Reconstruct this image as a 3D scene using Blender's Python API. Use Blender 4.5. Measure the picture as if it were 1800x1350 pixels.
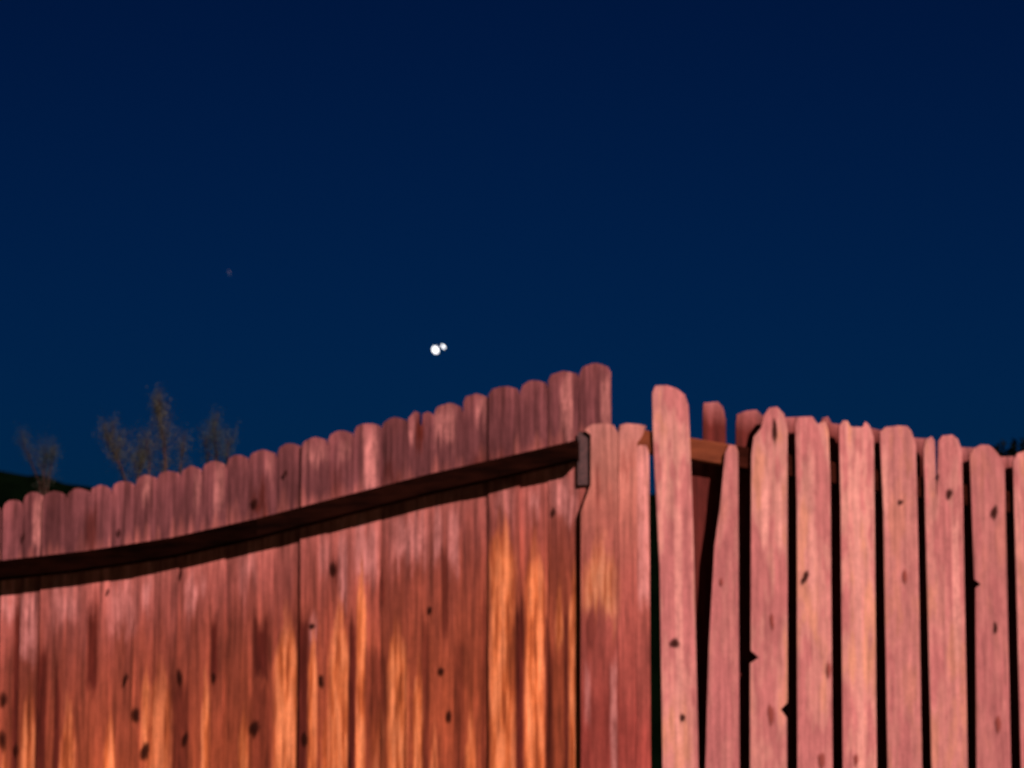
import bpy, bmesh, math, random
from mathutils import Vector, Matrix

for o in list(bpy.data.objects):
    bpy.data.objects.remove(o)
random.seed(7)
SC = bpy.context.scene
COL = SC.collection

# ------------------------------------------------------------------ camera
F = 5200.0                     # focal length in photograph pixels (1800 wide)
PITCH = math.radians(8.0)
CAM = Vector((0, 0, 1.6))
cd = bpy.data.cameras.new('camera')
cam = bpy.data.objects.new('camera', cd)
COL.objects.link(cam)
cam.location = CAM
cam.rotation_euler = (math.radians(90) + PITCH, 0, 0)
cd.sensor_width = 36.0
cd.lens = 36.0 * F / 1800.0
cd.clip_start = 0.1
cd.clip_end = 6000
cd.dof.use_dof = True
cd.dof.focus_distance = 3.5
cd.dof.aperture_fstop = 0.104 / 0.0066
SC.camera = cam

# ------------------------------------------------------------------ sky
SUN_AZ = math.radians(36)      # to the right of straight behind the camera
SUN_EL = math.radians(36)
L = Vector((math.sin(SUN_AZ) * math.cos(SUN_EL), -math.cos(SUN_AZ) * math.cos(SUN_EL), math.sin(SUN_EL)))
w = bpy.data.worlds.new('World')
SC.world = w
w.use_nodes = True
wt = w.node_tree
bg = wt.nodes['Background']
sky = wt.nodes.new('ShaderNodeTexSky')
sky.sky_type = 'NISHITA'
sky.sun_disc = False
sky.sun_elevation = math.radians(-5.0)   # the afterglow lies ahead, below the horizon
sky.sun_rotation = 0.0
sky.ozone_density = 5.0
tint = wt.nodes.new('ShaderNodeMix')
tint.data_type = 'RGBA'
tint.blend_type = 'MULTIPLY'
tint.inputs[0].default_value = 1.0
tint.inputs[7].default_value = (0.03, 0.90, 0.89, 1)
wt.links.new(sky.outputs[0], tint.inputs[6])
wt.links.new(tint.outputs[2], bg.inputs[0])
bg.inputs[1].default_value = 0.75

# ------------------------------------------------------------------ lamp light on the yard
sd = bpy.data.lights.new('sun', 'SUN')
sd.energy = 4.0
sd.angle = math.radians(0.7)
sd.color = (1.0, 0.425, 0.37)
so = bpy.data.objects.new('sun', sd)
COL.objects.link(so)
so.rotation_euler = (-L).to_track_quat('-Z', 'Y').to_euler()
so.location = (6, -8, 9)

SC.view_settings.view_transform = 'Standard'
SC.view_settings.look = 'None'
SC.view_settings.exposure = 0.72
SC.view_settings.gamma = 1.0
SC.view_settings.use_curve_mapping = False

# ------------------------------------------------------------------ helpers
CP, SP = math.cos(PITCH), math.sin(PITCH)


def ray(px, py):
    a = (px - 900.0) / F
    b = (675.0 - py) / F
    return Vector((a, CP - b * SP, SP + b * CP))


def at_depth(px, py, y):
    r = ray(px, py)
    return CAM + r * (y / r.y)


def tag(o, label=None, cat=None, group=None, kind=None):
    if label: o['label'] = label
    if cat: o['category'] = cat
    if group: o['group'] = group
    if kind: o['kind'] = kind
    return o


def link(name, me, mat, parent=None, loc=(0, 0, 0)):
    o = bpy.data.objects.new(name, me)
    COL.objects.link(o)
    if mat:
        me.materials.append(mat)
    if parent:
        o.parent = parent
    o.location = loc
    return o


def empty(name, loc):
    o = bpy.data.objects.new(name, None)
    COL.objects.link(o)
    o.location = loc
    o.empty_display_size = 0.2
    return o


def lerp_pts(pts, x):
    if x <= pts[0][0]:
        a, b = pts[0], pts[1]
    elif x >= pts[-1][0]:
        a, b = pts[-2], pts[-1]
    else:
        for a, b in zip(pts, pts[1:]):
            if a[0] <= x <= b[0]:
                break
    t = (x - a[0]) / (b[0] - a[0])
    return a[1] + (b[1] - a[1]) * t


class Plane:
    """A fence's vertical plane: origin, direction along the fence, normal towards the viewer."""
    def __init__(s, p0, p1):
        s.p0 = Vector((p0.x, p0.y, 0))
        d = Vector((p1.x - p0.x, p1.y - p0.y, 0))
        s.d = d.normalized()
        n = Vector((s.d.y, -s.d.x, 0))
        s.n = n if n.dot(-s.p0) > 0 else -n

    def uz(s, px, py, off=0.0):
        r = ray(px, py)
        o = s.p0 + s.n * off
        t = (o - CAM).dot(s.n) / r.dot(s.n)
        p = CAM + r * t
        return (p - s.p0).dot(s.d), p.z

    def P(s, u, z, off=0.0):
        v = s.p0 + s.d * u + s.n * off
        return Vector((v.x, v.y, z))


LEFT = Plane(at_depth(1045, 700, 11.735), at_depth(0, 900, 12.33))
RIGHT = Plane(at_depth(1030, 760, 11.68), at_depth(1800, 800, 11.85))


def ground_z(x, y):
    """The yard climbs to a low crest at the fence corner."""
    t = max(0.0, min(1.0, (y - 1.0) / 10.0))
    t = t * t * (3 - 2 * t)
    b = 1.08 + 0.46 * math.exp(-((x - 0.45) / 1.15) ** 2)
    far = max(0.0, min(1.0, (y - 16) / 30.0))
    return t * (b * (1 - far) + 0.6 * far)


# ------------------------------------------------------------------ materials
class NT:
    def __init__(s, name):
        s.m = bpy.data.materials.new(name)
        s.m.use_nodes = True
        s.t = s.m.node_tree
        s.b = s.t.nodes['Principled BSDF']

    def n(s, kind, **kw):
        nd = s.t.nodes.new('ShaderNode' + kind)
        for k, v in kw.items():
            setattr(nd, k, v)
        return nd

    def l(s, a, b):
        s.t.links.new(a, b)

    def put(s, v, sock):
        if hasattr(v, 'is_output'):
            s.l(v, sock)
        else:
            sock.default_value = v

    def math(s, op, a, b=0.0, c=None):
        nd = s.n('Math', operation=op)
        s.put(a, nd.inputs[0])
        s.put(b, nd.inputs[1])
        if c is not None:
            s.put(c, nd.inputs[2])
        return nd.outputs[0]

    def mapr(s, v, a, b, c=0.0, d=1.0, smooth=True):
        nd = s.n('MapRange', interpolation_type='SMOOTHSTEP' if smooth else 'LINEAR')
        s.put(v, nd.inputs[0])
        for i, q in enumerate((a, b, c, d)):
            nd.inputs[i + 1].default_value = q
        return nd.outputs[0]

    def mix(s, f, a, b, mode='MIX'):
        nd = s.n('Mix', data_type='RGBA', blend_type=mode)
        s.put(f, nd.inputs[0])
        for v, i in ((a, 6), (b, 7)):
            if hasattr(v, 'is_output'):
                s.l(v, nd.inputs[i])
            else:
                nd.inputs[i].default_value = (*v, 1)
        return nd.outputs[2]

    def noise(s, vec, scale, detail=3.0, rough=0.55):
        nd = s.n('TexNoise')
        if vec is not None:
            s.l(vec, nd.inputs['Vector'])
        nd.inputs['Scale'].default_value = scale
        nd.inputs['Detail'].default_value = detail
        nd.inputs['Roughness'].default_value = rough
        return nd.outputs[0]

    def comb(s, x, y, z):
        nd = s.n('CombineXYZ')
        for v, i in ((x, 0), (y, 1), (z, 2)):
            s.put(v, nd.inputs[i])
        return nd.outputs[0]

    def ramp(s, f, stops):
        nd = s.n('ValToRGB')
        cr = nd.color_ramp
        while len(cr.elements) < len(stops):
            cr.elements.new(0.5)
        for e, (p, c) in zip(cr.elements, stops):
            e.position = p
            e.color = (*c, 1)
        s.l(f, nd.inputs[0])
        return nd.outputs[0]


def wood(name, pl, stops, depth, orange=(), dark=(), pale=(), ocol=(.72, .31, .085), dcol=(.095, .028, .020), pcol=(.55, .37, .37),
         contrast=0.8, blotch=None, lzn=0.3):
    """Weathered cedar: colour by height below the picket top, vertical grain, and streaks of stain and painted light of given place and extent."""
    k = NT(name)
    pos = k.n('NewGeometry').outputs['Position']
    sub = k.n('VectorMath', operation='SUBTRACT')
    k.l(pos, sub.inputs[0]); sub.inputs[1].default_value = pl.p0
    dot = k.n('VectorMath', operation='DOT_PRODUCT')
    k.l(sub.outputs[0], dot.inputs[0]); dot.inputs[1].default_value = pl.d
    u = dot.outputs['Value']
    sep = k.n('SeparateXYZ'); k.l(pos, sep.inputs[0]); z = sep.outputs[2]
    sep2 = k.n('SeparateXYZ'); k.l(k.n('TexCoord').outputs['Object'], sep2.inputs[0]); lz = sep2.outputs[2]
    rnd = k.n('ObjectInfo').outputs['Random']
    ro = k.math('MULTIPLY', rnd, 37.0)
    g1 = k.noise(k.comb(u, ro, k.math('MULTIPLY', z, 0.05)), 72, 3, 0.55)
    g2 = k.noise(k.comb(u, ro, k.math('MULTIPLY', z, 0.10)), 26, 3)
    mo = k.noise(k.comb(u, ro, k.math('MULTIPLY', z, 0.5)), 34, 5, 0.65)
    gm = k.noise(k.comb(u, k.math('ADD', ro, 5.0), k.math('MULTIPLY', z, 0.07)), 48, 2)
    big = k.noise(k.comb(u, ro, k.math('MULTIPLY', z, 0.22)), 13, 3, .6)
    fine = k.noise(k.comb(u, ro, k.math('MULTIPLY', z, 0.6)), 260, 3, 0.7)
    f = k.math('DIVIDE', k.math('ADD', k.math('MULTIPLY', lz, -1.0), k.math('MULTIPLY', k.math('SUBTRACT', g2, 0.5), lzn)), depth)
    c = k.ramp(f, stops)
    if blotch:
        c = k.mix(k.mapr(big, .48, .58, 0, blotch[1]), c, blotch[0])
        c = k.mix(k.mapr(big, .47, .36, 0, blotch[3]), c, blotch[2])
        c = k.mix(k.mapr(gm, .55, .70, 0, .35), c, blotch[0])
        sc_ = k.n('SeparateColor'); k.l(k.n('ObjectInfo').outputs['Color'], sc_.inputs[0])
        c = k.mix(sc_.outputs[1], c, blotch[0])
        tone = k.n('CombineColor')
        for i in range(3):
            k.l(sc_.outputs[0], tone.inputs[i])
        c = k.mix(1.0, c, tone.outputs[0], 'MULTIPLY')
    wob = k.math('MULTIPLY', k.math('SUBTRACT', k.noise(k.comb(u, 0.0, k.math('MULTIPLY', z, 0.35)), 22, 3), 0.5), 1.0)
    uu = k.math('ADD', u, k.math('MULTIPLY', wob, 0.010))
    zz = k.math('ADD', z, k.math('MULTIPLY', k.math('ADD', wob, k.math('SUBTRACT', g1, .5)), 0.22))

    def streaks(lst, taper=False):
        tot = None
        for s_ in lst:
            x0, x1, y0, y1 = s_[:4]
            amp = s_[4] if len(s_) > 4 else 1.0
            ua, za = pl.uz(x0, y0)
            ub, zb = pl.uz(x1, y1)
            uc, hw = (ua + ub) / 2, abs(ub - ua) / 2
            du = k.math('ABSOLUTE', k.math('SUBTRACT', uu, uc))
            # streaks taper to their start: half-width grows over the first 15 cm
            if taper:
                du = k.math('DIVIDE', du, k.mapr(zz, za + .04, za - .20, .25, 1.0))
            m = k.mapr(du, hw * 1.4, hw * 0.5)
            v = k.mapr(zz, za + 0.07, za - 0.20) if taper else k.mapr(zz, za + .05, za - .08)
            m = k.math('MULTIPLY', m, v)
            if y1 < 1340:
                m = k.math('MULTIPLY', m, k.mapr(zz, zb - 0.06, zb + 0.06))
            m = k.math('MULTIPLY', m, min(1.0, amp * 1.4))
            tot = m if tot is None else k.math('MAXIMUM', tot, m)
        return tot
    if pale:
        c = k.mix(k.math('MULTIPLY', streaks(pale), k.mapr(mo, .25, .6, .55, 1.0)), c, pcol)
    if orange:
        oc = k.mix(k.mapr(gm, .38, .62), ocol, tuple(min(.8, v * q) for v, q in zip(ocol, (1.08, 1.5, 2.4))))
        c = k.mix(k.math('MULTIPLY', streaks(orange, True), k.math('MULTIPLY', k.mapr(gm, .30, .55, .45, .95), k.mapr(g1, .3, .5, .65, 1.0))), c, oc)
    if dark:
        c = k.mix(streaks(dark), c, dcol)
    gr = k.mapr(g1, .28, .72, 1 - contrast * .40, 1 + contrast * .32, False)
    gr = k.math('MULTIPLY', gr, k.mapr(fine, .3, .7, .86, 1.14, False))
    gr = k.math('MULTIPLY', gr, k.mapr(mo, .3, .7, .82, 1.14, False))
    gr = k.math('MULTIPLY', gr, k.mapr(gm, .3, .7, 1 - contrast * .55, 1 + contrast * .48, False))
    if not blotch:
        gr = k.math('MULTIPLY', gr, k.mapr(k.math('FRACT', k.math('MULTIPLY', rnd, 7.3)), 0, 1, .82, 1.12, False))
    cc = k.n('CombineColor')
    for i in range(3):
        k.l(gr, cc.inputs[i])
    c = k.mix(1.0, c, cc.outputs[0], 'MULTIPLY')
    k.l(c, k.b.inputs['Base Color'])
    k.b.inputs['Roughness'].default_value = 0.85
    k.b.inputs['Specular IOR Level'].default_value = 0.2
    bp = k.n('Bump')
    bp.inputs['Strength'].default_value = 0.55
    bp.inputs['Distance'].default_value = 0.004
    k.l(k.math('ADD', g1, k.math('MULTIPLY', mo, 0.5)), bp.inputs['Height'])
    k.l(bp.outputs[0], k.b.inputs['Normal'])
    return k.m


def plain(name, c0, c1, scale=20, rough=0.9, spec=0.2, bump=0.3, stretch=(1, 1, 1)):
    k = NT(name)
    mp = k.n('Mapping'); k.l(k.n('TexCoord').outputs['Object'], mp.inputs[0])
    mp.inputs['Scale'].default_value = stretch
    n = k.noise(mp.outputs[0], scale, 5, 0.65)
    k.l(k.mix(k.mapr(n, .3, .7), c0, c1), k.b.inputs['Base Color'])
    k.b.inputs['Roughness'].default_value = rough
    k.b.inputs['Specular IOR Level'].default_value = spec
    if bump:
        bp = k.n('Bump'); bp.inputs['Strength'].default_value = bump; bp.inputs['Distance'].default_value = 0.004
        k.l(n, bp.inputs['Height']); k.l(bp.outputs[0], k.b.inputs['Normal'])
    return k.m


def emit(name, col, strength):
    k = NT(name)
    k.b.inputs['Base Color'].default_value = (0, 0, 0, 1)
    k.b.inputs['Emission Color'].default_value = (*col, 1)
    k.b.inputs['Emission Strength'].default_value = strength
    return k.m


# stain streaks and painted-in lit picket edges, as (left, right, top, bottom) in photograph pixels on the fence's face
ORANGE_L = [(484, 522, 1085, 1350), (542, 556, 1115, 1350, .7), (578, 616, 1080, 1350), (627, 641, 990, 1350, .9),
            (681, 714, 1090, 1350, .95), (726, 744, 1165, 1350, .9), (860, 906, 905, 1350), (922, 957, 950, 1350),
            (976, 990, 1030, 1135, .9), (1000, 1019, 985, 1350, .85), (262, 302, 1170, 1350, .45), (250, 262, 1165, 1310, .6),
            (355, 367, 1180, 1350, .65), (185, 201, 1255, 1350, .7), (420, 436, 1240, 1350, .6), (38, 62, 1210, 1350, .55),
            (108, 131, 1230, 1350, .5), (0, 16, 1310, 1350, .6), (818, 836, 1240, 1350, .6), (566, 580, 1260, 1350, .6),
            (652, 676, 1220, 1350, .5), (590, 604, 1035, 1110, .6), (756, 770, 1270, 1350, .4)]
DARK_L = [(24, 34, 1050, 1350, .7), (64, 80, 1130, 1350, .7), (96, 104, 1180, 1350, .7), (154, 171, 1060, 1215, .85),
          (300, 332, 1190, 1350, .55), (370, 382, 1085, 1200, .85), (444, 472, 1085, 1200, .8), (440, 480, 1200, 1350, .45),
          (522, 541, 1070, 1350, .75), (612, 624, 1090, 1350, .75), (642, 680, 1130, 1350, .4), (742, 754, 1100, 1350, .5),
          (906, 921, 1060, 1350, .7), (957, 973, 1110, 1350, .55), (990, 1000, 1050, 1350, .6), (845, 861, 1050, 1350, .45),
          (666, 676, 1000, 1062, .6), (776, 788, 960, 1120, .55), (582, 594, 980, 1035, .85), (798, 815, 1120, 1350, .4),
          (150, 170, 880, 970, .5), (440, 470, 860, 905, .7), (670, 705, 820, 850, .6), (730, 745, 725, 790, .75),
          (820, 930, 800, 850, .55), (940, 1010, 775, 800, .35), (580, 600, 820, 870, .4)]
PALE_L = [(250, 264, 835, 880, .8), (58, 73, 868, 960, .7), (376, 394, 812, 900, .45), (340, 352, 825, 900, .35),  # those above the rail paint the lit right edges of cupped pickets
          (638, 664, 748, 862, .85), (985, 1006, 655, 770, .8), (765, 800, 712, 770, .6), (1056, 1074, 645, 760, .7),
          (835, 855, 695, 740, .5), (535, 575, 775, 820, .45), (595, 615, 760, 800, .5), (466, 480, 800, 830, .5), (718, 728, 722, 760, .5),
          (34, 62, 1030, 1150, .8), (92, 138, 1020, 1085, .55), (250, 267, 1005, 1060, .75), (325, 347, 1010, 1055, .95), (352, 362, 1010, 1040, .7),
          (190, 238, 1020, 1100, .45), (595, 609, 930, 1060, .75), (622, 664, 920, 1010, .85), (690, 750, 905, 980, .6),
          (762, 776, 890, 980, .8), (788, 806, 885, 1000, .65), (930, 948, 850, 905, .7), (968, 1014, 832, 905, .9),
          (870, 905, 865, 900, .5), (560, 580, 945, 1000, .5), (420, 450, 975, 1020, .5), (0, 26, 1035, 1085, .7), (543, 558, 1095, 1130, .8)]
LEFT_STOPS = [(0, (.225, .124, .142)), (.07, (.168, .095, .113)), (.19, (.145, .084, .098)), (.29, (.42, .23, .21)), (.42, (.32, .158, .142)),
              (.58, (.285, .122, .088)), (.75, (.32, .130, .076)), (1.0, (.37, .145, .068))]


def left_wood(x0, x1, amount):
    """The same cedar with the streaks that cross this picket."""
    near = lambda lst: [s_ for s_ in lst if s_[1] > x0 - 6 and s_[0] < x1 + 6]
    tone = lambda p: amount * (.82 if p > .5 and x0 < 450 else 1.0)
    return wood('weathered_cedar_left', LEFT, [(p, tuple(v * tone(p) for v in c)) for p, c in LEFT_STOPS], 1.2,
                near(ORANGE_L), near(DARK_L), near(PALE_L))


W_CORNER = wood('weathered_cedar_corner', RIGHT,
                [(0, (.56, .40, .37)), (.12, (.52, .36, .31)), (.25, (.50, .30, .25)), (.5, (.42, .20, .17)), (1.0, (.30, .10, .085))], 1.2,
                [(1026, 1085, 930, 1075, .8), (1075, 1086, 1060, 1110, .5)],
                [(1089, 1118, 785, 822, .45), (1048, 1056, 810, 890, .35), (1030, 1050, 1060, 1140, .4), (1040, 1060, 1250, 1350, .4)],
                [(1120, 1143, 783, 1060, .6), (1073, 1085, 1160, 1350, .55), (1030, 1040, 1170, 1270, .4)],
                dcol=(.30, .11, .09), pcol=(.58, .42, .42), contrast=0.6, ocol=(.62, .33, .12))
W_RIGHT = wood('weathered_cedar_right', RIGHT,
               [(0, (.49, .36, .355)), (.25, (.53, .43, .385)), (.6, (.49, .365, .34)), (1.0, (.51, .38, .35))], 1.2,
               (), (), [(1420, 1435, 790, 1050, .5), (1500, 1520, 800, 1350, .6), (1338, 1352, 840, 960, .7), (1366, 1374, 840, 960, .6),
                        (1185, 1202, 880, 1300, .5), (1672, 1690, 900, 1150, .5), (1550, 1562, 800, 900, .5), (1490, 1498, 800, 860, .6)],
               pcol=(.62, .50, .46), contrast=0.40, blotch=((.40, .235, .25), .85, (.54, .425, .295), .9), lzn=.6)
W_BACK_SHADE = wood('shaded_cedar_back', RIGHT,  # lit tops and the front pickets' shade below, painted into the colour
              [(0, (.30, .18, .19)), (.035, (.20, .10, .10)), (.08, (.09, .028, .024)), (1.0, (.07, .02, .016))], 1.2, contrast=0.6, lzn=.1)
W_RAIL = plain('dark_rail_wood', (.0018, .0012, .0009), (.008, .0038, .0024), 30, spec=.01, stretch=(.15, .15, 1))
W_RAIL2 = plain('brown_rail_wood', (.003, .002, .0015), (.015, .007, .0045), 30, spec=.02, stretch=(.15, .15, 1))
W_RAIL_SHADE = plain('shaded_rail_wood', (.014, .006, .004), (.035, .014, .009), 30, spec=.02, stretch=(.15, .15, 1))  # darker colour paints in the shade of the pickets on the rail
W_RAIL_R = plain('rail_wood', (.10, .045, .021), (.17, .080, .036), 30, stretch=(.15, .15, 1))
M_BRACKET = plain('grey_bracket_metal', (.06, .075, .085), (.13, .12, .13), 60)
W_POST = plain('grey_post_wood', (.05, .06, .07), (.12, .12, .125), 25, stretch=(1, 1, .25))


def knotmat(name, core):
    """Knot wood that thins out towards its rim, so that the board's own wood shows through."""
    k = NT(name)
    at = k.n('Attribute', attribute_name='core')
    n = k.noise(k.n('TexCoord').outputs['Object'], 130, 3)
    f = k.math('ADD', at.outputs['Fac'], k.math('MULTIPLY', k.math('SUBTRACT', n, .5), .5))
    k.b.inputs['Base Color'].default_value = (*core, 1)
    k.b.inputs['Roughness'].default_value = .9
    k.b.inputs['Specular IOR Level'].default_value = .05
    k.l(k.math('MULTIPLY', k.mapr(f, .05, .95), .82), k.b.inputs['Alpha'])
    return k.m


M_KNOT = knotmat('knot_left', (.022, .010, .008))
M_KNOT1 = knotmat('knot_right', (.03, .013, .010))
M_KNOT2 = knotmat('knot_ring', (.24, .10, .085))
M_GRASS = plain('grass_ground', (.020, .032, .012), (.045, .055, .022), 3, bump=.8)
M_HILL = plain('dark_scrub', (.0005, .0026, .0012), (.0011, .005, .0022), .5, spec=0, bump=0)
M_BARK = plain('bark', (.035, .03, .025), (.06, .05, .04), 40)
M_LEAF = plain('shrub_leaf', (.024, .075, .07), (.042, .10, .09), 8, bump=0)
M_LEAF2 = plain('blossom_leaf', (.04, .088, .066), (.064, .115, .085), 8, bump=0)
M_TREELEAF = plain('dark_tree_leaf', (.002, .005, .002), (.004, .009, .004), 3, spec=0, bump=0)
M_STAR = emit('star_light', (.97, .97, 1.0), 1.7)
M_FAINT = emit('faint_star_light', (.08, .4, 1.0), .05)

# ------------------------------------------------------------------ ground and hill
def grid_axis(vals):
    return sorted(set(round(v, 3) for v in vals))


gx = grid_axis([-900, -400, -200, -120, -80, -50, -30, -20, -14] + [i * .5 for i in range(-20, 21)] + [14, 20, 30, 50, 80, 120, 200, 400, 900])
gy = grid_axis([-900, -300, -100, -40, -15, -6] + [i * .5 for i in range(-6, 52)] + [30, 36, 44, 56, 75, 100, 150, 220, 350, 600, 1000])
vs = [(x, y, ground_z(x, y) + (random.uniform(-.02, .02) if abs(x) < 12 and 3 < y < 26 else 0)) for y in gy for x in gx]
nx = len(gx)
fs = [(j * nx + i, j * nx + i + 1, (j + 1) * nx + i + 1, (j + 1) * nx + i) for j in range(len(gy) - 1) for i in range(nx - 1)]
me = bpy.data.meshes.new('ground'); me.from_pydata(vs, [], fs)
g = link('ground', me, M_GRASS); tag(g, kind='structure')

RIDGE = [(-5200, 900), (-2500, 740), (-900, 775), (-300, 808), (0, 829), (90, 841), (150, 853), (185, 872), (230, 888), (400, 893), (800, 880), (1147, 868), (1450, 862),
         (1700, 850), (1800, 845), (2300, 800), (3200, 760), (6500, 900)]
vs, fs = [], []
HX = [-4000 + 22 * i for i in range(446)]
rows = [(0.0, 150), (.25, 156), (.5, 163), (.75, 171), (.92, 178), (1.0, 184), (.9, 195), (.6, 215), (0.0, 260)]
for r, (h, d) in enumerate(rows):
    for i, px in enumerate(HX):
        top = at_depth(px, lerp_pts(RIDGE, px), 184)
        zz = .4 + (top.z - .4) * h
        if 0 < h:
            zz += random.uniform(-.08, .10) + .10 * math.sin(px * .051 + r) * math.sin(px * .013)
        vs.append((top.x * d / 184, d, zz))
n = len(HX)
fs = [(r * n + i, r * n + i + 1, (r + 1) * n + i + 1, (r + 1) * n + i) for r in range(len(rows) - 1) for i in range(n - 1)]
me = bpy.data.meshes.new('hill'); me.from_pydata(vs, [], fs)
tag(link('hill', me, M_HILL), kind='structure')

# ------------------------------------------------------------------ fences
def picket_mesh(pl, outline, front, thick, twist=0.0, lean=0.0):
    """outline: (u, z) points, going round; returns mesh and its origin (top centre)."""
    us = [p[0] for p in outline]; zt = max(p[1] for p in outline)
    uc = (min(us) + max(us)) / 2
    org = pl.P(uc, zt, front)
    bm = bmesh.new()
    fr, bk = [], []
    for u, z in outline:
        for lst, off in ((fr, 0.0), (bk, -thick)):
            o2 = off + (u - uc) * twist + (zt - z) * lean
            lst.append(bm.verts.new(pl.P(u, z, front + o2) - org))
    bm.faces.new(fr)
    bm.faces.new(bk[::-1])
    k = len(fr)
    for i in range(k):
        bm.faces.new((fr[i], bk[i], bk[(i + 1) % k], fr[(i + 1) % k]))
    bmesh.ops.recalc_face_normals(bm, faces=bm.faces)
    me = bpy.data.meshes.new('picket')
    bm.to_mesh(me); bm.free()
    return me, org, uc, zt


def beam(name, pl, pts, h, f0, f1, mat, parent):
    """A rail: top edge through (u, z) points, height h, from offset f0 (front) to f1 (back), eased edges, sawn ends."""
    m = pts[len(pts) // 2]
    org = pl.P(m[0], m[1] - h / 2, (f0 + f1) / 2)
    bm = bmesh.new()
    c = .006
    prof = [(f0 - c, 0), (f0, -c), (f0, -h + c), (f0 - c, -h), (f1 + c, -h), (f1, -h + c), (f1, -c), (f1 + c, 0)]
    rings = []
    for i, (u, z) in enumerate(pts):
        wv = random.uniform(-.003, .003) if 0 < i < len(pts) - 1 else 0
        rings.append([bm.verts.new(pl.P(u, z + q + wv, f) - org) for f, q in prof])
    for a, b in zip(rings, rings[1:]):
        for i in range(8):
            bm.faces.new((a[i], a[(i + 1) % 8], b[(i + 1) % 8], b[i]))
    bm.faces.new(rings[0]); bm.faces.new(rings[-1][::-1])
    bmesh.ops.recalc_face_normals(bm, faces=bm.faces)
    me = bpy.data.meshes.new(name); bm.to_mesh(me); bm.free()
    return link(name, me, mat, parent, org - parent.location)


def post(pl, u0, u1, ztop, zbot, f0, f1, mat, parent):
    org = pl.P((u0 + u1) / 2, zbot, (f0 + f1) / 2)
    bm = bmesh.new()
    c = .006
    ring = [(u0, f0 - c), (u0 + c, f0), (u1 - c, f0), (u1, f0 - c), (u1, f1 + c), (u1 - c, f1), (u0 + c, f1), (u0, f1 + c)]
    lv = [zbot, zbot + (ztop - zbot) * .5, ztop - .012, ztop]
    rings = []
    for i, z in enumerate(lv):
        s = .92 if i == 3 else 1.0
        uc, fc = (u0 + u1) / 2, (f0 + f1) / 2
        rings.append([bm.verts.new(pl.P(uc + (u - uc) * s, z + (random.uniform(-.004, .004) if i == 3 else 0), fc + (f - fc) * s) - org) for u, f in ring])
    for a, b in zip(rings, rings[1:]):
        for i in range(8):
            bm.faces.new((a[i], a[(i + 1) % 8], b[(i + 1) % 8], b[i]))
    bm.faces.new(rings[0][::-1]); bm.faces.new(rings[-1])
    bmesh.ops.recalc_face_normals(bm, faces=bm.faces)
    me = bpy.data.meshes.new('post'); bm.to_mesh(me); bm.free()
    return link('post', me, mat, parent, org - parent.location)


def knot(pl, px, py, wpx, hpx, front, picket, mat=None, tilt=0.0):
    """A dark knot in the face of a board: an uneven, slightly domed oval whose rim fades into the wood."""
    wpx *= 1.3; hpx *= 1.4
    u, z = pl.uz(px, py, front)
    cu, cz = pl.uz(px + wpx / 2, py - hpx / 2, front)
    a, b = abs(cu - u), abs(cz - z)
    org = pl.P(u, z, front + .0012)
    bm = bmesh.new()
    lay = bm.verts.layers.float.new('core')
    K = 12
    ring = []
    for i in range(K):
        t = 2 * math.pi * i / K
        r = random.uniform(.72, 1.12)
        x, y = a * r * math.cos(t), b * r * math.sin(t) * (1.0 if math.sin(t) > 0 else random.uniform(1, 1.3))
        ring.append((x * math.cos(tilt) - y * math.sin(tilt), x * math.sin(tilt) + y * math.cos(tilt)))
    ce = bm.verts.new(pl.n * .0012); ce[lay] = 1.0
    rings = []
    for s_, dep, val in ((.42, .001, .95), (1.0, 0, 0), (1.0, -.006, 0)):
        rr = []
        for x, y in ring:
            v = bm.verts.new(pl.d * x * s_ + Vector((0, 0, y * s_)) + pl.n * dep); v[lay] = max(0, val + random.uniform(-.2, 0)) if val else 0
            rr.append(v)
        rings.append(rr)
    for i in range(K):
        j = (i + 1) % K
        bm.faces.new((ce, rings[0][i], rings[0][j]))
        for q in (0,):
            bm.faces.new((rings[q][i], rings[q + 1][i], rings[q + 1][j], rings[q][j]))
    for v in rings[2]:
        bm.verts.remove(v)
    bmesh.ops.recalc_face_normals(bm, faces=bm.faces)
    if bm.faces[0].normal.dot(pl.n) < 0:
        bmesh.ops.reverse_faces(bm, faces=bm.faces)
    me = bpy.data.meshes.new('knot'); bm.to_mesh(me); bm.free()
    o = link('knot', me, mat or M_KNOT, picket)
    o.location = org - (picket.location + picket.parent.location)
    return o


# --- left fence: butted dog-ear pickets seen from the rail side
base = LEFT.P(0, 0)
lf = empty('picket_fence', (base.x, base.y, ground_z(base.x, base.y)))
tag(lf, 'close-set dog-ear picket fence with a dark rail and orange stains, left of the corner', 'fence')
LP = [(4, 39, 878), (40, 73, 864), (74, 114, 863), (117, 154, 858), (158, 193, 852), (196, 236, 845), (238, 275, 834), (277, 315, 827),
      (317, 353, 819), (355, 395, 810), (398, 435, 799), (437, 483, 790), (486, 527, 779), (530, 574, 768), (576, 619, 757), (622, 667, 744),
      (670, 715, 733), (717, 762, 722), (764, 812, 708), (814, 856, 692), (859, 911, 679), (914, 961, 668), (963, 1013, 651), (1018, 1073, 638)]
x = 2
for i in range(14):                                  # the fence goes on beyond the left edge of the picture
    LP.insert(0, (x - 38, x - 2, 880 + 3.2 * (i + 1) + random.uniform(-4, 4)))
    x -= 38
left_pickets = []
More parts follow.
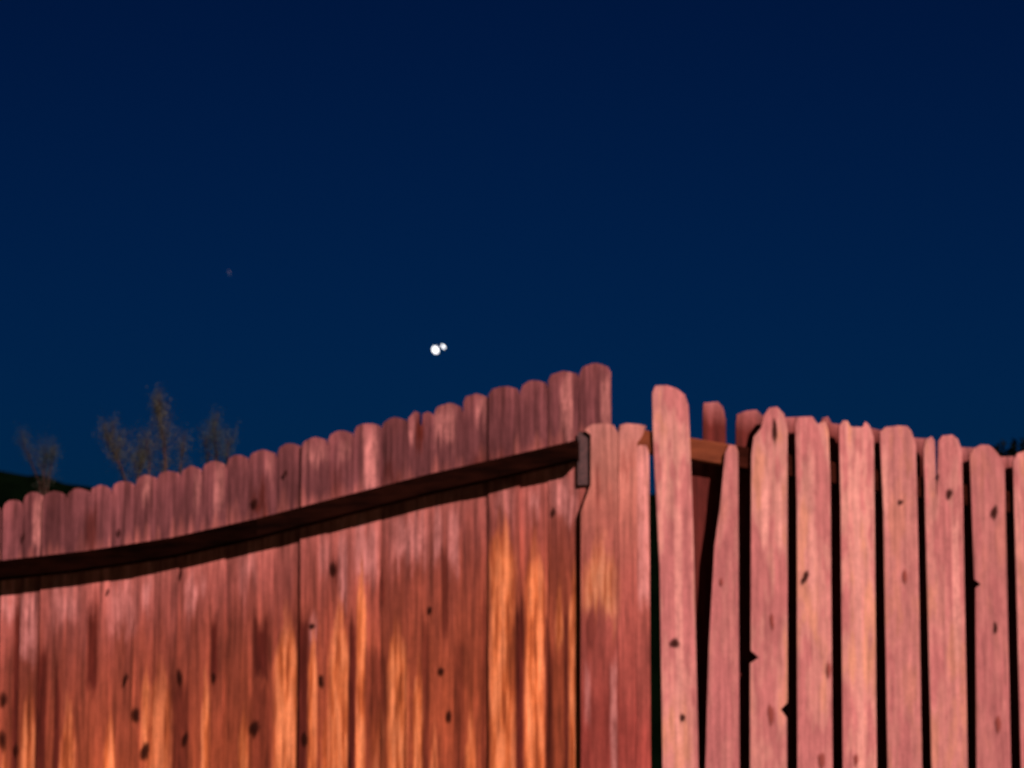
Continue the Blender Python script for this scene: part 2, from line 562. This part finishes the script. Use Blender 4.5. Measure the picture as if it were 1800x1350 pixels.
for i, (x0, x1, yt) in enumerate(LP):
    u0, _ = LEFT.uz(x0, yt); u1, _ = LEFT.uz(x1, yt)
    _, zt = LEFT.uz((x0 + x1) / 2, yt)
    u0, u1 = min(u0, u1), max(u0, u1)
    gz = ground_z(*LEFT.P((u0 + u1) / 2, 0)[:2]) + .02
    wd = u1 - u0
    if i + 1 < len(LP) and i >= 14:
        ue = LEFT.uz(LP[i + 1][0], yt)[0]
        if LEFT.d.x < 0:
            u0 = ue
        else:
            u1 = ue
    wd = u1 - u0
    u0 += .0003; u1 -= .0003
    e = wd * random.uniform(.30, .38); ed = random.uniform(.030, .046); ed2 = random.uniform(.030, .046)
    j = lambda a=.003: random.uniform(-a, a)
    top = [(u0, zt - ed), (u0 + e * .28, zt - ed * .38 + j()), (u0 + e, zt - .003 + j(.002)), ((u0 + u1) / 2, zt + j(.002)),
           (u1 - e, zt - .003 + j(.002)), (u1 - e * .28, zt - ed2 * .38 + j()), (u1, zt - ed2)]
    if (x0, x1) == (717, 762):                       # a weather-split top with a slot
        um = LEFT.uz(740, 722)[0]
        top = [(u0, zt - .02), (u0 + wd * .25, zt - .004), (um - .007, zt - .012), (um - .003, zt - .06), (um + .006, zt - .056), (um + .009, zt - .008),
               (u1 - wd * .25, zt), (u1, zt - .03)]
        top = [top[0]] + top[1:]
    outl = [(u0, gz)] + top + [(u1, gz)]
    rev = (LEFT.d.x < 0)
    me, org, uc, z_ = picket_mesh(LEFT, outl, random.uniform(-.009, .003) if i + 1 < len(LP) else 0.0, .016, random.uniform(-.05, .05))
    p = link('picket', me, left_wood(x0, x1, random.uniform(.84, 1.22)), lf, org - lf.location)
    left_pickets.append((x0, x1, p))


def left_picket_at(px):
    return min(left_pickets, key=lambda q: abs((q[0] + q[1]) / 2 - px))[2]


FR = .060
RAILS = [([(-560, 1040), (-300, 1014), (-150, 1000), (0, 985), (150, 968), (300, 944), (450, 911)], W_RAIL),
         ([(451, 910.7), (600, 872), (750, 833), (900, 799), (1013, 773)], W_RAIL2)]
for px_pts, mat in RAILS:
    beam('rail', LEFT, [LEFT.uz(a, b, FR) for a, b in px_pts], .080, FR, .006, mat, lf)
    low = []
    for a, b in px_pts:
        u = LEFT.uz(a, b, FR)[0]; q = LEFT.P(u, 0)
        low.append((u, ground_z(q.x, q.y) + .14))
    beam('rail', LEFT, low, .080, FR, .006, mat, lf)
# grey metal bracket at the rail's end, and the posts behind the pickets
ua, zt = LEFT.uz(1016, 760, .006); ub, zb = LEFT.uz(1044, 852, .006)
br = post(LEFT, min(ua, ub), max(ua, ub), zt, zb, .0085, .0035, M_BRACKET, lf)
br.name = 'bracket'; br.data.name = 'bracket'
u = LEFT.uz(1040, 800)[0]
q = LEFT.P(u, 0)
post(LEFT, u - .045, u + .045, LEFT.uz(1040, 800)[1], ground_z(q.x, q.y) - .05, -.022, -.11, W_POST, lf)
for u in (LEFT.uz(-500, 900)[0],):
    q = LEFT.P(u, 0)
    post(LEFT, u - .045, u + .045, LEFT.uz(-500, 925)[1] - .08, ground_z(q.x, q.y) - .05, -.022, -.11, W_POST, lf)
KL = [(318, 1008, 9, 26), (240, 1254, 16, 26), (256, 1320, 20, 30), (376, 1190, 9, 20), (316, 1188, 11, 30), (326, 1298, 14, 26), (449, 1278, 24, 26),
      (536, 1298, 13, 26), (565, 1196, 12, 24), (549, 1100, 14, 10), (776, 1179, 14, 18), (790, 1258, 12, 22), (586, 998, 12, 26), (6, 1298, 14, 34),
      (448, 884, 16, 18), (756, 1072, 9, 14), (8, 1228, 14, 26), (973, 899, 8, 16), (190, 1040, 6, 12), (42, 942, 5, 18), (210, 935, 7, 16), (502, 832, 9, 12), (30, 1315, 8, 24),
      (222, 1192, 9, 22)]
for px, py, kw, kh in KL:
    knot(LEFT, px, py, kw, kh, .003, left_picket_at(px), None, random.uniform(-.3, .3))

# --- right fence: spaced pickets on both faces of the rails
base = RIGHT.P(RIGHT.uz(1160, 700)[0], 0)
rf = empty('picket_fence', (base.x, base.y, ground_z(base.x, base.y)))
tag(rf, 'pale picket fence with dark gaps between spaced boards, right of the corner', 'fence')
# (bottom-left x, bottom-right x at y=1350, outline in pixels from left side up over the top and down the right side)
RP = [
    ('corner', 1021, 1086, [(1021, 900), (1038, 852), (1038, 764), (1027, 756), (1040, 746), (1062, 744), (1078, 747), (1086, 762)]),
    ('corner', 1087, 1119, [(1088, 762), (1090, 747), (1102, 744), (1124, 746), (1136, 749), (1128, 768), (1120, 778), (1119, 800)]),
    ('corner', 1120, 1144, [(1119, 788), (1124, 782), (1136, 783), (1141, 796)]),
    ('right', 1165, 1228, [(1160, 1000), (1154, 880), (1148, 760), (1147, 690), (1152, 678), (1172, 677), (1190, 683), (1204, 694), (1210, 712), (1213, 780), (1219, 950)]),
    ('right', 1240, 1300, [(1246, 1140), (1256, 960), (1266, 890), (1275, 795), (1282, 782), (1294, 783), (1298, 796), (1298, 900)]),
    ('right', 1319, 1383, [(1319, 1166), (1334, 1156), (1320, 1143), (1321, 800), (1325, 768), (1338, 752), (1343, 730), (1352, 717), (1366, 715), (1378, 728), (1384, 756), (1384, 1235), (1372, 1247), (1383, 1262)]),
    ('right', 1402, 1464, [(1401, 900), (1398, 745), (1402, 733), (1428, 732), (1437, 745), (1452, 740), (1457, 760), (1460, 850)]),
    ('right', 1482, 1541, [(1478, 900), (1475, 750), (1482, 739), (1490, 740), (1495, 750), (1516, 751), (1521, 741), (1528, 747), (1536, 770)]),
    ('right', 1561, 1621, [(1553, 900), (1547, 760), (1556, 751), (1580, 748), (1595, 749), (1602, 757), (1610, 782), (1614, 950)]),
    ('right', 1638, 1701, [(1628, 950), (1624, 790), (1628, 772), (1638, 767), (1643, 775), (1645, 850), (1646, 906), (1648, 850), (1650, 775), (1656, 766), (1674, 764), (1684, 772), (1691, 792)]),
    ('right', 1717, 1777, [(1715, 1034), (1724, 1027), (1713, 1018), (1705, 800), (1712, 788), (1724, 782), (1738, 782), (1746, 788), (1758, 802), (1766, 820)]),
    ('right', 1795, 1856, [(1781, 812), (1788, 797), (1800, 793), (1822, 794), (1836, 806), (1842, 826)]),
]
for i in range(12):                                  # on beyond the right edge of the picture
    a = 1858 + 77 * i; y = 808 + 13 * i + random.uniform(-6, 6); b = a + 15 + i
    RP.append(('right', b, b + 61, [(a, y + 16), (a + 9, y + 2), (a + 20, y), (a + 42, y), (a + 53, y + 4), (a + 61, y + 18)]))
right_pickets = []
for kind, bl, br, pts in RP:
    pl = LEFT if bl == 1021 else RIGHT
    fo = .0205 if bl == 1021 else 0.0
    uzp = [pl.uz(px, py, fo) for px, py in pts]
    q = pl.P(uzp[0][0], 0)
    gz = ground_z(q.x, q.y) + .02

    def down(px_top, px_bot):
        (ua, za), (ub, zb) = px_top, pl.uz(px_bot, 1350, fo)
        return (ub + (ub - ua) * (zb - gz) / max(.2, za - zb), gz)
    bL = down(uzp[0], bl); bR = down(uzp[-1], br)
    zb = pl.uz(900, 1350)[1]
    outl = [bL, pl.uz(bl, 1350, fo)] + uzp + [pl.uz(br, 1350, fo), bR]
    twist = random.uniform(-.05, .05) if pl is RIGHT else 0.0
    me, org, uc, zt = picket_mesh(pl, outl, fo + random.uniform(-.001, .001), .0165 if pl is RIGHT else .0115, twist)
    p = link('picket', me, W_CORNER if kind == 'corner' else W_RIGHT, rf, org - rf.location)
    if kind == 'right':                              # how grey-mauve and how pale this board has weathered
        tn = {1165: (1.02, .10), 1240: (.90, .60), 1319: (.96, .15), 1402: (.97, .15), 1482: (1.05, .0), 1561: (.92, .50), 1638: (.95, .35),
              1717: (.88, .70), 1795: (1.0, .25)}.get(bl, (random.uniform(.88, 1.04), random.uniform(0, .7)))
        p.color = (tn[0], tn[1], 0, 1)
    right_pickets.append((min(a[0] for a in pts), max(a[0] for a in pts), p))


def right_picket_at(px):
    c = [q for q in right_pickets if q[0] - 3 <= px <= q[1] + 12]
    return min(c, key=lambda q: abs((q[0] + q[1]) / 2 - px))[2]


BACK = -.082
BP = [(1190, 1236, [(1190, 800), (1196, 795), (1230, 796), (1236, 800)]),
      (1234, 1278, [(1236, 722), (1237, 708), (1262, 706), (1271, 716), (1276, 738)]),
      (1290, 1346, [(1294, 745), (1296, 728), (1312, 722), (1330, 720), (1345, 735)]),
      (1362, 1416, [(1362, 750), (1372, 734), (1400, 733), (1416, 748)]),
      (1440, 1496, [(1438, 752), (1446, 735), (1455, 732), (1462, 744), (1494, 748)]),
      (1518, 1572, [(1510, 760), (1520, 744), (1530, 752), (1552, 757), (1566, 770)]),
      (1600, 1652, [(1586, 775), (1600, 769), (1630, 771), (1644, 785)]),
      (1680, 1732, [(1666, 797), (1676, 785), (1712, 787), (1724, 800)]),
      (1758, 1812, [(1744, 815), (1752, 803), (1790, 802), (1800, 815)])]
for i in range(11):
    a = 1820 + 77 * i; y = 813 + 13 * i; b = a + 15 + i
    BP.append((b, b + 56, [(a, y + 14), (a + 10, y), (a + 46, y), (a + 56, y + 14)]))
back_pickets = []
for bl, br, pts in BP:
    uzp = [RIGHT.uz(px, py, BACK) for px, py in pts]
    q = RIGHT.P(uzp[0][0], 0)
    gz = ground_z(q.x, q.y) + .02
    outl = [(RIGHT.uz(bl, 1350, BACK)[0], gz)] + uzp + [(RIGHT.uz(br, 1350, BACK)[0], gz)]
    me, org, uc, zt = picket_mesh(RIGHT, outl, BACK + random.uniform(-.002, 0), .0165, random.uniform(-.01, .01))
    back_pickets.append(link('picket', me, W_BACK_SHADE, rf, org - rf.location))
RTOP = [(1089, 747.5), (1290, 782), (1800, 868), (2700, 1000)]
for (xa, ya), (xb, yb) in zip(RTOP, RTOP[1:]):
    (ua, za), (ub, zb) = RIGHT.uz(xa + .6, ya, -.020), RIGHT.uz(xb - .6, yb, -.020)
    beam('rail', RIGHT, [(ua + (ub - ua) * t / 3, za + (zb - za) * t / 3) for t in range(4)], .090, -.020, -.078, W_RAIL_R if xa < 1200 else W_RAIL_SHADE, rf)
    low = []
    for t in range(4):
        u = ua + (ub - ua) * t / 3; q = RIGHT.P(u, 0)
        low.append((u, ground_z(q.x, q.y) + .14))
    beam('rail', RIGHT, low, .090, -.020, -.078, W_RAIL_SHADE, rf)
u = RIGHT.uz(2480, 900)[0]
q = RIGHT.P(u, 0)
post(RIGHT, u - .045, u + .045, RIGHT.uz(2480, 960)[1], ground_z(q.x, q.y) - .05, -.104, -.19, W_POST, rf)

KR = [(1186, 1130, 19, 17, 0), (1200, 1261, 12, 13, 0), (1362, 755, 10, 44, 0), (1416, 1014, 12, 26, .4), (1583, 882, 12, 9, 0), (1669, 867, 14, 18, .2),
      (1748, 900, 12, 26, .2), (1750, 1103, 8, 22, 0), (1355, 1255, 12, 34, 1), (1457, 1178, 9, 30, 1), (1268, 1022, 8, 14, 1), (1357, 1090, 8, 30, 1),
      (1648, 838, 8, 12, 0), (1591, 1012, 10, 28, 1), (1755, 1270, 12, 26, 1), (1445, 1335, 14, 30, 1), (1505, 1335, 10, 22, 1)]
for px, py, kw, kh, k_ in KR:
    knot(RIGHT, px, py, kw, kh, .003, right_picket_at(px), M_KNOT2 if k_ == 1 else M_KNOT1, -k_ if k_ not in (0, 1) else 0)
knot(LEFT, 1040, 1105, 18, 60, .0225, right_pickets[0][2], M_KNOT2)

# ------------------------------------------------------------------ shrubs behind the left fence
def tube(bm, pts, r0, r1, sides=5):
    prev = None
    for i, p in enumerate(pts):
        t = i / (len(pts) - 1)
        r = r0 + (r1 - r0) * t
        d = (pts[min(i + 1, len(pts) - 1)] - pts[max(i - 1, 0)]).normalized()
        a = d.orthogonal().normalized(); b = d.cross(a)
        ring = [bm.verts.new(p + (a * math.cos(2 * math.pi * k / sides) + b * math.sin(2 * math.pi * k / sides)) * r) for k in range(sides)]
        if prev:
            for k in range(sides):
                bm.faces.new((prev[k], prev[(k + 1) % sides], ring[(k + 1) % sides], ring[k]))
        prev = ring


def leaf(bm, p, size, rng):
    d = Vector((rng.gauss(0, .6), rng.gauss(0, .6), rng.gauss(.5, .5))).normalized()
    s = d.orthogonal().normalized()
    s = (Matrix.Rotation(rng.uniform(0, 6.28), 3, d) @ s) * size * .28
    q = [p, p + d * size * .5 + s, p + d * size, p + d * size * .5 - s]
    bm.faces.new([bm.verts.new(v) for v in q])


def shrub(label, depth, plumes, leafmat, seed, density=1.0):
    """plumes: list of (pixel path bottom to tip, half-width px, leaf count)."""
    rng = random.Random(seed)
    cx = sum(p[0][0][0] for p in plumes) / len(plumes)
    b = at_depth(cx, 1000, depth)
    gz = ground_z(b.x, depth)
    root = empty('shrub', (b.x, depth, gz))
    tag(root, label, 'shrub', 'shrubs behind the fence')
    o0 = Vector((b.x, depth, gz))
    crotch = o0 + Vector((0, 0, .7))
    bm = bmesh.new()
    tube(bm, [o0 - Vector((0, 0, .05)), o0 + Vector((.02, .01, .3)), crotch], .035, .026, 7)
    me = bpy.data.meshes.new('trunk'); bm.to_mesh(me); bm.free()
    link('trunk', me, M_BARK, root, -o0 + o0 * 0) if False else None
    for v in me.vertices: v.co -= o0
    link('trunk', me, M_BARK, root)
    fol = bmesh.new()
    for path, hw, cnt in plumes:
        bm = bmesh.new()
        P = [at_depth(px, py, depth + rng.uniform(-.1, .1)) for px, py in path]
        mid = (crotch + P[0]) / 2 + Vector((rng.uniform(-.05, .05), rng.uniform(-.05, .05), 0))
        full = [crotch, mid] + P
        tube(bm, full, .012, .0016, 5)
        s = hw / F * depth
        for k in range(int(cnt / 14)):               # side twigs
            t = rng.random() ** .8
            seg = min(int(t * (len(P) - 1)), len(P) - 2); ft = t * (len(P) - 1) - seg
            p = P[seg].lerp(P[seg + 1], ft)
            wd = s * (1.6 - .8 * t)
            tip = p + Vector((max(-1.6, min(1.6, rng.gauss(0, .8))) * wd, rng.gauss(0, wd * .8), rng.uniform(.05, .16)))
            tube(bm, [p, (p + tip) / 2 + Vector((0, 0, -.01)), tip], .0015, .0006, 3)
            for m_ in range(int(52 * density)):
                leaf(fol, p.lerp(tip, rng.uniform(.1, 1.0)) + Vector((rng.gauss(0, .02), rng.gauss(0, .02), rng.gauss(0, .02))), rng.uniform(.005, .0105), rng)
        me = bpy.data.meshes.new('branch'); bm.to_mesh(me); bm.free()
        for v in me.vertices: v.co -= o0
        link('branch', me, M_BARK, root)
    # lower leaves, hidden by the fence from here
    for k in range(500):
        t = rng.random()
        p = crotch + Vector((rng.gauss(0, .22), rng.gauss(0, .22), rng.uniform(-.1, .9)))
        leaf(fol, p, rng.uniform(.02, .04), rng)
    me = bpy.data.meshes.new('crown'); fol.to_mesh(me); fol.free()
    for v in me.vertices: v.co -= o0
    link('crown', me, leafmat, root)
    return root


shrub('faint bluish-grey shrub tip just above the dark hill, leftmost of the three', 19.0,
      [([(78, 870), (76, 830), (82, 800)], 15, 420), ([(70, 850), (55, 815), (46, 793), (42, 780)], 9, 220), ([(84, 850), (90, 815), (94, 797)], 7, 160)], M_LEAF, 11)
shrub('wispy grey-green shrub with two upright plumes rising above the fence, middle of the three', 16.0,
      [([(292, 860), (290, 810), (288, 775), (281, 742), (279, 724)], 15, 800), ([(225, 860), (212, 820), (197, 790), (186, 772)], 17, 620),
       ([(240, 860), (245, 830), (250, 805)], 20, 460), ([(310, 860), (318, 815), (322, 790)], 12, 200), ([(262, 860), (262, 810), (258, 775)], 12, 180)], M_LEAF2, 5)
shrub('small pointed olive shrub tip above the fence, rightmost of the three', 16.5,
      [([(382, 850), (380, 800), (378, 775), (376, 756)], 9, 330), ([(368, 850), (364, 800), (360, 778)], 11, 240), ([(396, 850), (400, 805), (402, 780)], 12, 260)], M_LEAF, 9)

# ------------------------------------------------------------------ dark tree beyond the right fence
rng = random.Random(3)
c0 = at_depth(1884, 841, 26.0)
gz = ground_z(c0.x, 26)
o0 = Vector((c0.x, 26.0, gz))
tr = empty('tree', o0)
tag(tr, 'dark leafy treetop peeking over the right end of the fence', 'tree')
bm = bmesh.new()
top = c0 - o0
tube(bm, [Vector((0, 0, -.1)), Vector((.05, 0, top.z * .4)), Vector((0, .05, top.z * .8)), Vector((0, 0, top.z + .1))], .11, .03, 8)
for k in range(14):
    a = rng.uniform(0, 6.28); h = top.z * rng.uniform(.45, .95)
    tube(bm, [Vector((0, 0, h)), Vector((math.cos(a) * .3, math.sin(a) * .3, h + .1)), Vector((math.cos(a) * .55, math.sin(a) * .5, h + .22))], .025, .006, 5)
me = bpy.data.meshes.new('trunk'); bm.to_mesh(me); bm.free()
link('trunk', me, M_BARK, tr)
bm = bmesh.new()
for k in range(13000):
    a = rng.uniform(0, 6.28); rr = math.sqrt(rng.random()) * .66
    z = top.z - .95 + 1.25 * rng.random() * (1 - .05 * (rr / .66) ** 2)
    p = Vector((math.cos(a) * rr, math.sin(a) * rr, z))
    p += Vector((rng.gauss(0, .03), rng.gauss(0, .03), .05 * math.sin(a * 5 + rr * 9)))
    leaf(bm, p, rng.uniform(.05, .09), rng)
me = bpy.data.meshes.new('crown'); bm.to_mesh(me); bm.free()
link('crown', me, M_TREELEAF, tr)

# ------------------------------------------------------------------ the pair of bright points and a faint star
def star(label, px, py, rw, rh, tilt, mat, seed):
    D = 2500.0
    p = at_depth(px, py, D)
    bm = bmesh.new()
    bmesh.ops.create_icosphere(bm, subdivisions=3, radius=1.0)
    a, b = rw / F * D, rh / F * D
    M = Matrix.Rotation(tilt, 3, 'Y')
    for v in bm.verts:
        v.co = M @ Vector((v.co.x * a, v.co.y * a, v.co.z * b))
    me = bpy.data.meshes.new('star'); bm.to_mesh(me); bm.free()
    o = link('star', me, mat, None, p)
    return tag(o, label, 'star', 'bright pair of stars' if mat is M_STAR else None)


star('larger and lower of the two bright white stars above the fence', 765.5, 615, 5.2, 6.6, math.radians(-28), M_STAR, 1)
star('smaller bright white star touching the upper right of its larger neighbour', 779.3, 609.3, 2.0, 4.6, math.radians(-36), M_STAR, 2)
star('very faint thin bluish star in the left half of the sky', 403, 480, 2.0, 6.0, math.radians(-16), M_FAINT, 3)
